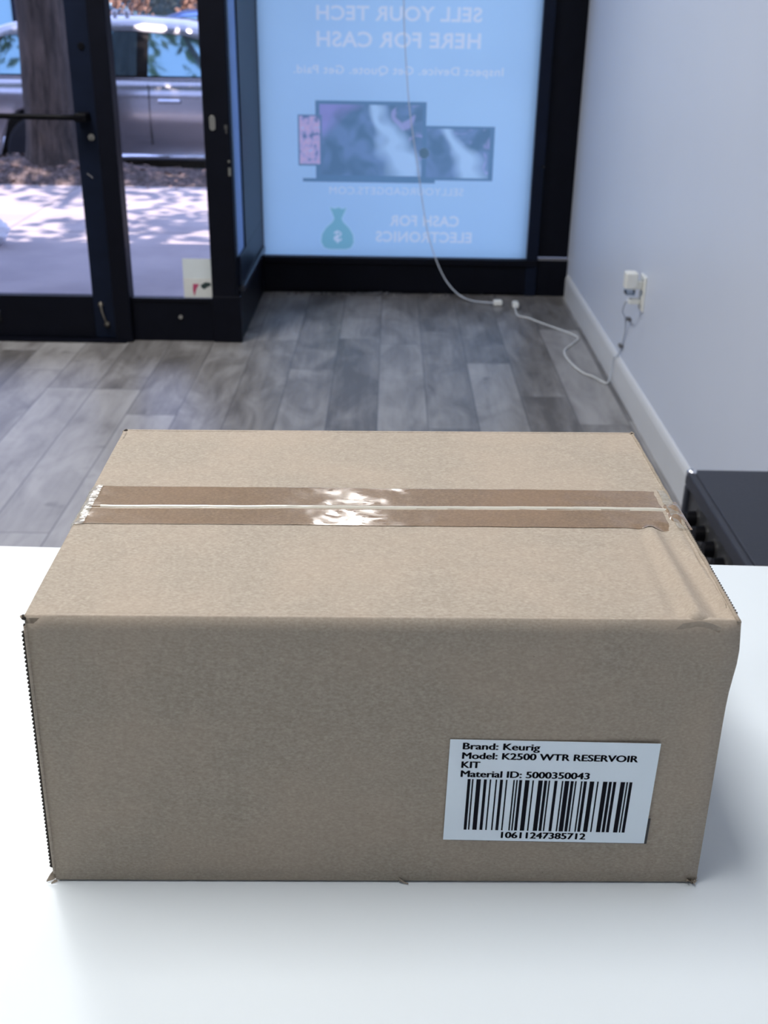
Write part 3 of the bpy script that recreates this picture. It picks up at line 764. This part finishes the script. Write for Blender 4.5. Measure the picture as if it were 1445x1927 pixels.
for cpat in codes:
    for i, ch in enumerate(cpat):
        wd = int(ch)
        if i % 2 == 0: box(bm, W0+pos*U, W0+(pos+wd)*U, -.00026, -.00018, -.0549, -.0234)
        pos += wd
obj('barcode', bm, M_INK, sh)

# ================================================================== outside
def ground_mat():
    s = N('concrete_walk'); 
    c = s.mix(s.noise(5, 5, .65), (.44, .40, .42), (.54, .49, .49)); st = s.ramp(s.noise(2.2, 3), [(.35, (.82, .82, .84)), (.6, (1, 1, 1))])
    c = s.mix(1., c, st, 'MULTIPLY'); q = s.n('SeparateXYZ'); s.l(s.co.outputs['Object'], q.inputs[0])
    a = s.math('LESS_THAN', s.math('ABSOLUTE', s.math('SUBTRACT', q.outputs[1], 7.06)), .012)
    b = s.math('LESS_THAN', s.math('FRACT', s.math('DIVIDE', s.math('ADD', q.outputs[0], 9.95), 1.5)), .010)
    c = s.mix(s.math('MULTIPLY', s.math('MAXIMUM', a, b), .7), c, (.15, .15, .16))
    return s.principled(c, .8, normal=s.bump(s.noise(90, 3), .3, .003))
sbox('sidewalk', (-14, 10, YD+.03, 8.9, -.15, -.03), ground_mat())
sbox('entry_strip', (-14, -.64, 5.30, 5.44, -.03, -.027), simple('entry_concrete', (.66, .66, .74), .7))
for nm_, a_, b_ in (('wall_street_right', XW+.12, 12), ('wall_street_left', -14, -4.32)):
    sbox(nm_, (a_, b_, 5.0, 5.55, -.1, 3.25), simple('street_facade', (.14, .12, .115), .8, var=.2, scale=2))
s = N('asphalt'); c = s.mix(s.noise(60, 4, .7), (.05, .05, .055), (.10, .10, .105)); M_ASPH = s.principled(c, .85, normal=s.bump(s.noise(120, 2), .5, .004))
sbox('street', (-30, 26, 8.9, 60, -.45, -.30), M_ASPH)
s = N('mulch'); c = s.ramp(s.noise(26, 5, .75), [(.32, (.04, .030, .030)), (.5, (.14, .108, .10)), (.66, (.36, .28, .26))])
M_MULCH = s.principled(c, .95, normal=s.bump(s.noise(40, 4, .7), 1., .03))
bm = bmesh.new()
def berm(u, v):
    x = -12+20*u; y = 8.86+1.14*v; e = math.sin(PI*min(1, max(0, v)))**.6
    d = math.hypot(x+2.75, (y-9.3)*1.0)
    z = -.06+.05*e+.19*math.exp(-(d/.6)**2)*e+.03*e*mnoise.noise(Vector((x*3, y*3, 0)))+.02*e*mnoise.noise(Vector((x*9, y*9, 4)))
    return Vector((x, y, z if 0 < v < 1 else (-.06 if v == 0 else -.06)))
V = grid(bm, 420, 30, berm)
lo = [bm.verts.new((v.co.x, v.co.y, -.32)) for v in V[-1]]
for i in range(len(lo)-1): bm.faces.new((V[-1][i], V[-1][i+1], lo[i+1], lo[i]))
struct('planting_strip', bm, M_MULCH)
sbox('kerb', (-12, 8, 10.0, 10.13, -.44, -.10), simple('kerb_stone', (.33, .32, .31), .9, var=.2))
M_LEAF = simple('dry_leaf', (.30, .20, .16), .8, var=.5, scale=3)
bm = bmesh.new()
for k in range(900):
    x = random.uniform(-5.2, -.8); y = random.gauss(9.25, .35)
    if not 8.7 < y < 9.95: continue
    u, v = (x+12)/20, (y-8.86)/1.14
    z = berm(u, min(.999, max(.001, v))).z if v > 0 else -.03
    r = random.uniform(.012, .035); a = random.random()*6.3; tl = Vector((random.gauss(0, .3), random.gauss(0, .3), 1)).normalized()
    t = tl.orthogonal().normalized(); t.rotate(Matrix.Rotation(a, 3, tl)); b = tl.cross(t); p = Vector((x, y, z+.012))
    bm.faces.new([bm.verts.new(p+t*r), bm.verts.new(p+b*r*.5), bm.verts.new(p-t*r), bm.verts.new(p-b*r*.5)])
tag(obj('leaf_litter', bm, M_LEAF), 'dry brown leaves scattered over the planting strip around the tree', 'leaves', kind='stuff')
# crumpled bag on the sidewalk
bm = bmesh.new(); bmesh.ops.create_icosphere(bm, subdivisions=4, radius=.12)
for v in bm.verts:
    n_ = mnoise.noise(v.co*18)*.03+mnoise.noise(v.co*45)*.012; v.co += v.co.normalized()*n_; v.co.z *= .8; v.co.z = max(v.co.z, -.07)
o = obj('plastic_bag', bm, simple('white_film', (.80, .84, .92), .35), None, True); o.location = (-2.405, 6.62, .04)
tag(o, 'crumpled white plastic bag lying on the sidewalk at the left picture edge', 'bag')

# ---- street tree
tree = empty('street_tree', (-2.75, 9.3, -.05)); tag(tree, 'thick grey-brown street tree trunk growing between the sidewalk and the parked car', 'tree')
s = N('bark'); bn = s.noise(9, 5, .7, stretch=(2.2, 2.2, .35)); bb = s.noise(3, 3)
c = s.mix(s.ramp(bn, [(.36, (0, 0, 0)), (.62, (1, 1, 1))]), (.022, .018, .017), (.12, .098, .084)); M_BARK = s.principled(s.mix(s.ramp(bb, [(.4, (0, 0, 0)), (.6, (1, 1, 1))]), c, s.mix(.5, c, (.04, .033, .032))), .9, normal=s.bump(bn, 1., .05))
bm = bmesh.new(); NS, NZ = 56, 70
V = []
for j in range(NZ+1):
    t = j/NZ; z = -.12+4.2*t; ring = []
    r0 = .196+.20*math.exp(-(z+.12)/.16)*1.0-.02*t*2
    for k in range(NS):
        a = 2*PI*k/NS
        root = .30*math.exp(-(z+.12)/.12)*max(0, math.sin(a*5+1))*.6
        r = r0*(1+root)+.012*mnoise.noise(Vector((math.cos(a)*4, math.sin(a)*4, z*1.2)))+.008*mnoise.noise(Vector((math.cos(a)*14, math.sin(a)*14, z*2)))
        ring.append(bm.verts.new((r*math.cos(a)+.05*math.sin(z*1.3)*.4, r*math.sin(a), z)))
    V.append(ring)
for j in range(NZ):
    for k in range(NS): bm.faces.new((V[j][k], V[j][(k+1) % NS], V[j+1][(k+1) % NS], V[j+1][k]))
obj('trunk', bm, M_BARK, tree, True)
rnd = random.Random(3)
for (dx, dy, dz, r) in ((-2.4, -2.6, 2.2, .10), (2.3, -2.4, 2.3, .10), (1.6, 1.8, 2.8, .09), (-1.8, 1.6, 2.6, .09), (.2, -3.4, 2.0, .09), (0, .4, 3.2, .11)):
    bm = bmesh.new(); P = catmull([(0, 0, 3.7), (dx*.35, dy*.35, 3.7+dz*.45), (dx*.7, dy*.7, 3.7+dz*.72), (dx, dy, 3.7+dz)], 8); tube(bm, P, r, 10, rf=lambda t, r=r: r*(1-.75*t)+.01)
    obj('branch', bm, M_BARK, tree, True)
bm = bmesh.new()
clumps = [(rnd.uniform(-4.0, 4.2), rnd.uniform(-4.6, 3.0), rnd.uniform(4.3, 7.0), rnd.uniform(.35, .85)) for _ in range(48)]
clumps += [(rnd.uniform(-3.2, 4.6), rnd.uniform(-1.9, -.5), rnd.uniform(4.6, 6.2), rnd.uniform(.6, .95)) for _ in range(62)]  # extra unseen clumps added to shade the side of the parked car
for (cx, cy, cz, cr) in clumps:
    for k in range(int(130*cr)):
        d = Vector((rnd.gauss(0, 1), rnd.gauss(0, 1), rnd.gauss(0, .6)))*cr*.55; p = Vector((cx, cy, cz))+d
        nn = Vector((rnd.gauss(0, .6), rnd.gauss(0, .6), 1)).normalized(); t = nn.orthogonal().normalized(); t.rotate(Matrix.Rotation(rnd.random()*6.3, 3, nn)); b = nn.cross(t)
        r = rnd.uniform(.07, .13)
        bm.faces.new([bm.verts.new(p+t*r), bm.verts.new(p+b*r*.55+t*r*.1), bm.verts.new(p-t*r), bm.verts.new(p-b*r*.55)])
s = N('tree_leaf'); c = s.mix(s.noise(2, 3), (.05, .10, .03), (.13, .19, .06)); t_ = s.n('BsdfTranslucent'); d_ = s.n('BsdfDiffuse'); s.l(c, t_.inputs[0]); s.l(c, d_.inputs[0])
mx = s.n('MixShader'); mx.inputs[0].default_value = .35; s.l(d_.outputs[0], mx.inputs[1]); s.l(t_.outputs[0], mx.inputs[2]); s.l(mx.outputs[0], s.out.inputs[0])
obj('foliage', bm, s.m, tree)

# ---- parked cars
M_CARGLASS = N('car_glass'); s = M_CARGLASS; M_CARGLASS = s.principled((.22, .38, .44), .04, .92)
M_SILL = simple('sill_highlight', (.8, .82, .9), .15, .9); M_TYRE = simple('tyre', (.012, .014, .022), .8); M_RIMD = simple('dull_rim', (.12, .12, .14), .4, .6); M_RIM = simple('rim', (.5, .5, .52), .3, .9)
def paint(name, col): 
    s = N(name); c = s.mix(s.noise(400, 1), tuple(x*.93 for x in col), col); return s.principled(c, .25, .9, coat=1, coat_rough=.03)
def car(root, col, G):
    """body runs along +X (front), near side faces -Y at local y=0; z measured from the street"""
    P = paint('car_paint', col)
    def lower(x):      # (top z, half width)
        t = (x+2.0)/4.55
        zt = .98 if x < 1.15 else .98-.20*((x-1.15)/1.4)**1.3
        if x < -1.75: zt = .98-.12*((-1.75-x)/.25)
        hw = .90-.22*max(0, (x-1.9)/.65)**2-.18*max(0, (-1.6-x)/.4)**2
        return zt, hw
    bm = bmesh.new(); st = [-2.0+4.55*i/46 for i in range(47)]; rows = []
    for x in st:
        zt, hw = lower(x); z0 = .27
        for wx in (-1.02, 1.55):
            d = abs(x-wx)
            if d < .38: z0 = max(z0, .02+.32+math.sqrt(max(0, .38**2-d*d)))
        pr = [(hw-.10, z0), (hw-.02, max(z0+.01, .31)), (hw-.035, max(z0+.02, .42)), (hw+.005, max(z0+.03, .60)), (hw, max(z0+.04, .80)), (hw-.012, max(z0+.05, zt-.115)), (hw-.055, zt-.055), (hw-.13, zt)]
        pr = [(y, min(z, zt)) for y, z in pr]
        full = [(-y, z) for y, z in pr]+[(y, z) for y, z in pr[::-1]]
        rows.append([bm.verts.new((x, .92+y, z)) for y, z in full])
    for a, b in zip(rows, rows[1:]):
        for k in range(len(a)): bm.faces.new((a[k], a[(k+1) % len(a)], b[(k+1) % len(a)], b[k]))
    bm.faces.new(rows[0]); bm.faces.new(rows[-1][::-1])
    obj('body', bm, P, root, True).modifiers.new('es', 'EDGE_SPLIT').split_angle = math.radians(38)
    # cabin: roof, pillars, glass
    roof = [(-1.80, 1.05), (-1.66, 1.30), (-1.30, 1.41), (-.80, 1.455), (-.20, 1.46), (.25, 1.43), (.60, 1.35), (1.05, 1.14), (1.32, .99)]
    def rz(x):
        for (a, za), (b, zb) in zip(roof, roof[1:]):
            if a <= x <= b: return za+(zb-za)*(x-a)/(b-a)
        return .98
    bm = bmesh.new(); rows = []
    xs_ = [-1.80+3.12*i/52 for i in range(53)]
    for x in xs_:
        z1 = rz(x); tz = (z1-.95)/.5; hw0 = .80; hw1 = .80-.20*max(0, min(1, tz))
        pr = [(hw0, .945), (hw0-.005, .98), (hw1+.02, max(.985, z1-.10)), (hw1-.01, max(.99, z1-.045)), (hw1-.07, max(.992, z1-.01)), (0, max(.994, z1+.015))]
        full = [(-y, z) for y, z in pr]+[(y, z) for y, z in pr[::-1][1:]]
        rows.append([bm.verts.new((x, .92+y, z)) for y, z in full])
    for a, b in zip(rows, rows[1:]):
        for k in range(len(a)-1):
            f = bm.faces.new((a[k], a[k+1], b[k+1], b[k]))
    bm.faces.new(rows[0]); bm.faces.new(rows[-1][::-1])
    obj('cabin', bm, P, root, True).modifiers.new('es', 'EDGE_SPLIT').split_angle = math.radians(35)
    def side_pt(x, t, off):
        z1 = rz(x); tz = (z1-.95)/.5; hw1 = .80-.20*max(0, min(1, tz)); zA, zB = .985, z1-.095
        z = zA+(zB-zA)*t; y = .795+(hw1+.02-.795)*t
        return z, y+off
    for sgn in (-1, 1):
        for (xa, xb, xa2, xb2) in ((-1.52, -1.04, -1.34, -1.04), (-.98, -.145, -.98, -.145), (-.045, .98, -.045, .55)):
            bm = bmesh.new()
            def f(u, v):
                x = (xa+(xb-xa)*u)*(1-v)+(xa2+(xb2-xa2)*u)*v; z, y = side_pt(x, .02+.93*v, .006); return Vector((x, .92+sgn*y, z))
            grid(bm, 12, 6, f); g = obj('side_window', bm, M_CARGLASS, root)
            g.modifiers.new('s', 'SOLIDIFY').thickness = .006
        bm = bmesh.new(); cyl(bm, (-.66, .92+sgn*.89, .315), (1.15, .92+sgn*.89, .315), .028, 16); obj('sill_highlight_strip', bm, M_SILL, root, True)  # bright tube added for the sky highlight along the rocker panel
        for xx in (-.10, -1.12):
            bm = bmesh.new(); box(bm, xx+.10-.03, xx+.10-.024, .92+sgn*.902-.006, .92+sgn*.902+.006, .42, .93); obj('door_gap', bm, M_BLACK, root)
            bm = bmesh.new(); box(bm, xx+.155, xx+.355, .92+sgn*.925-.014, .92+sgn*.925+.014, .775, .81); obj('door_handle', bm, simple('chrome_handle', (.75, .8, .9), .12, 1), root, bevel=.010)
        for (xa, xb) in ((-1.56, 1.0),):
            bm = bmesh.new()
            def f(u, v):
                x = xa+(xb-xa)*u; z, y = side_pt(x, -.02+.99*v, .003); return Vector((x, .92+sgn*y, z))
            grid(bm, 40, 6, f); obj('window_trim', bm, M_BLACK, root, True).modifiers.new('s', 'SOLIDIFY').thickness = .004
    for (va, vb, x0, x1, x2, x3, nm_) in ((0, 1, .62, 1.26, 0, 0, 'windscreen'), (0, 1, -1.78, -1.67, 0, 0, 'rear_window')):
        bm = bmesh.new()
        def f(u, v):
            x = x0+(x1-x0)*v; z1 = rz(x); tz = (z1-.95)/.5; hw = (.80-.20*max(0, min(1, tz)))*.86; e = .012
            return Vector((x+(e if x > 0 else -e), .92+hw*(2*u-1), z1+.012+e))
        grid(bm, 8, 8, f); obj(nm_, bm, M_CARGLASS, root, True).modifiers.new('s', 'SOLIDIFY').thickness = .005
    for wx in (-1.02, 1.55):
        for sgn in (-1, 1):
            yc = .92+sgn*.80
            bm = bmesh.new(); cyl(bm, (wx, yc-.10, .33), (wx, yc+.10, .33), .33, 36); wl = obj('wheel', bm, M_TYRE, root, bevel=.03)
            bm = bmesh.new(); cyl(bm, (wx, yc+sgn*.09, .33), (wx, yc+sgn*.108, .33), .145, 28); obj('rim', bm, M_RIMD, wl, bevel=.01)
    bm = bmesh.new(); box(bm, -1.6, 2.2, .18, 1.66, .20, .34); obj('underbody', bm, M_BLACK, root)
c1 = empty('parked_car', (-2.12, 10.30, -.305)); car(c1, (.52, .52, .56), 0)
tag(c1, 'silver car parked along the kerb right outside the glass door', 'car')
for x in (-.40, -.29):
    bm = bmesh.new(); bmesh.ops.create_uvsphere(bm, u_segments=12, v_segments=8, radius=.028, matrix=Matrix.Translation((x+.02, .50, 1.495))); box(bm, x+.005, x+.035, .485, .515, 1.44, 1.49); obj('roof_knob', bm, M_RIM, c1, True)
c2 = empty('parked_car', (-7.6, 17.0, -.305)); car(c2, (.55, .56, .62), 0)
tag(c2, 'pale car across the street, seen past the left side of the tree trunk', 'car')
c3 = empty('parked_car', (-2.2, 19.6, -.305)); car(c3, (.02, .05, .16), 0)
tag(c3, 'dark blue car across the street, seen above the roof of the silver car', 'car')
# hedge and building across the street
def shrub(x, y, r, h, lab, seed):
    rr = random.Random(seed); bm = bmesh.new()
    for k in range(900):
        d = Vector((rr.gauss(0, 1), rr.gauss(0, 1), rr.gauss(0, 1))).normalized()*rr.uniform(.75, 1.0); p = Vector((d.x*r, d.y*r*.7, h*.5+d.z*h*.5))
        nn = Vector([rr.gauss(0, 1) for _ in range(3)]).normalized(); t = nn.orthogonal().normalized(); b = nn.cross(t); q = rr.uniform(.04, .09)
        bm.faces.new([bm.verts.new(p+t*q), bm.verts.new(p+b*q*.6), bm.verts.new(p-t*q), bm.verts.new(p-b*q*.6)])
    o = empty('shrub', (x, y, -.30)); obj('foliage', bm, simple('rust_leaf', (.30, .17, .11), .8, var=.5, scale=4), o)
    bm = bmesh.new(); cyl(bm, (0, 0, 0), (0, 0, h*.6), .05, 10); obj('stem', bm, M_BARK, o)
    tag(o, lab, 'shrub')
shrub(-5.1, 21.5, .9, 1.9, 'rust-brown shrub across the street above the left end of the silver car roof', 5)
shrub(-3.4, 22.0, .7, 1.8, 'smaller rust-brown shrub beside the dark blue car across the street', 9)
fb = empty('far_building', (-4, 25, -.3)); tag(fb, 'dark brick building across the street behind the parked cars', 'building')
s = N('brick'); br = s.n('TexBrick'); br.inputs['Scale'].default_value = 3; br.inputs['Color1'].default_value = (.10, .07, .065, 1); br.inputs['Color2'].default_value = (.07, .055, .06, 1); br.inputs['Mortar'].default_value = (.14, .13, .13, 1)
mp = s.n('Mapping'); mp.inputs['Rotation'].default_value = (PI/2, 0, 0); s.l(s.co.outputs['Object'], mp.inputs[0]); s.l(mp.outputs[0], br.inputs['Vector']); M_BRICK = s.principled(br.outputs['Color'], .9)
bxo('wall', (-12, 12, 0, 1, 0, 5), M_BRICK, fb)
for k in range(6):
    wo = bxo('shop_window', (-10+k*3.6, -7.4+k*3.6, -.06, .02, .5, 3.0), M_FRAME2, fb); bxo('pane', (-9.9+k*3.6, -7.5+k*3.6, -.09, -.061, .6, 2.9), M_CARGLASS, wo)
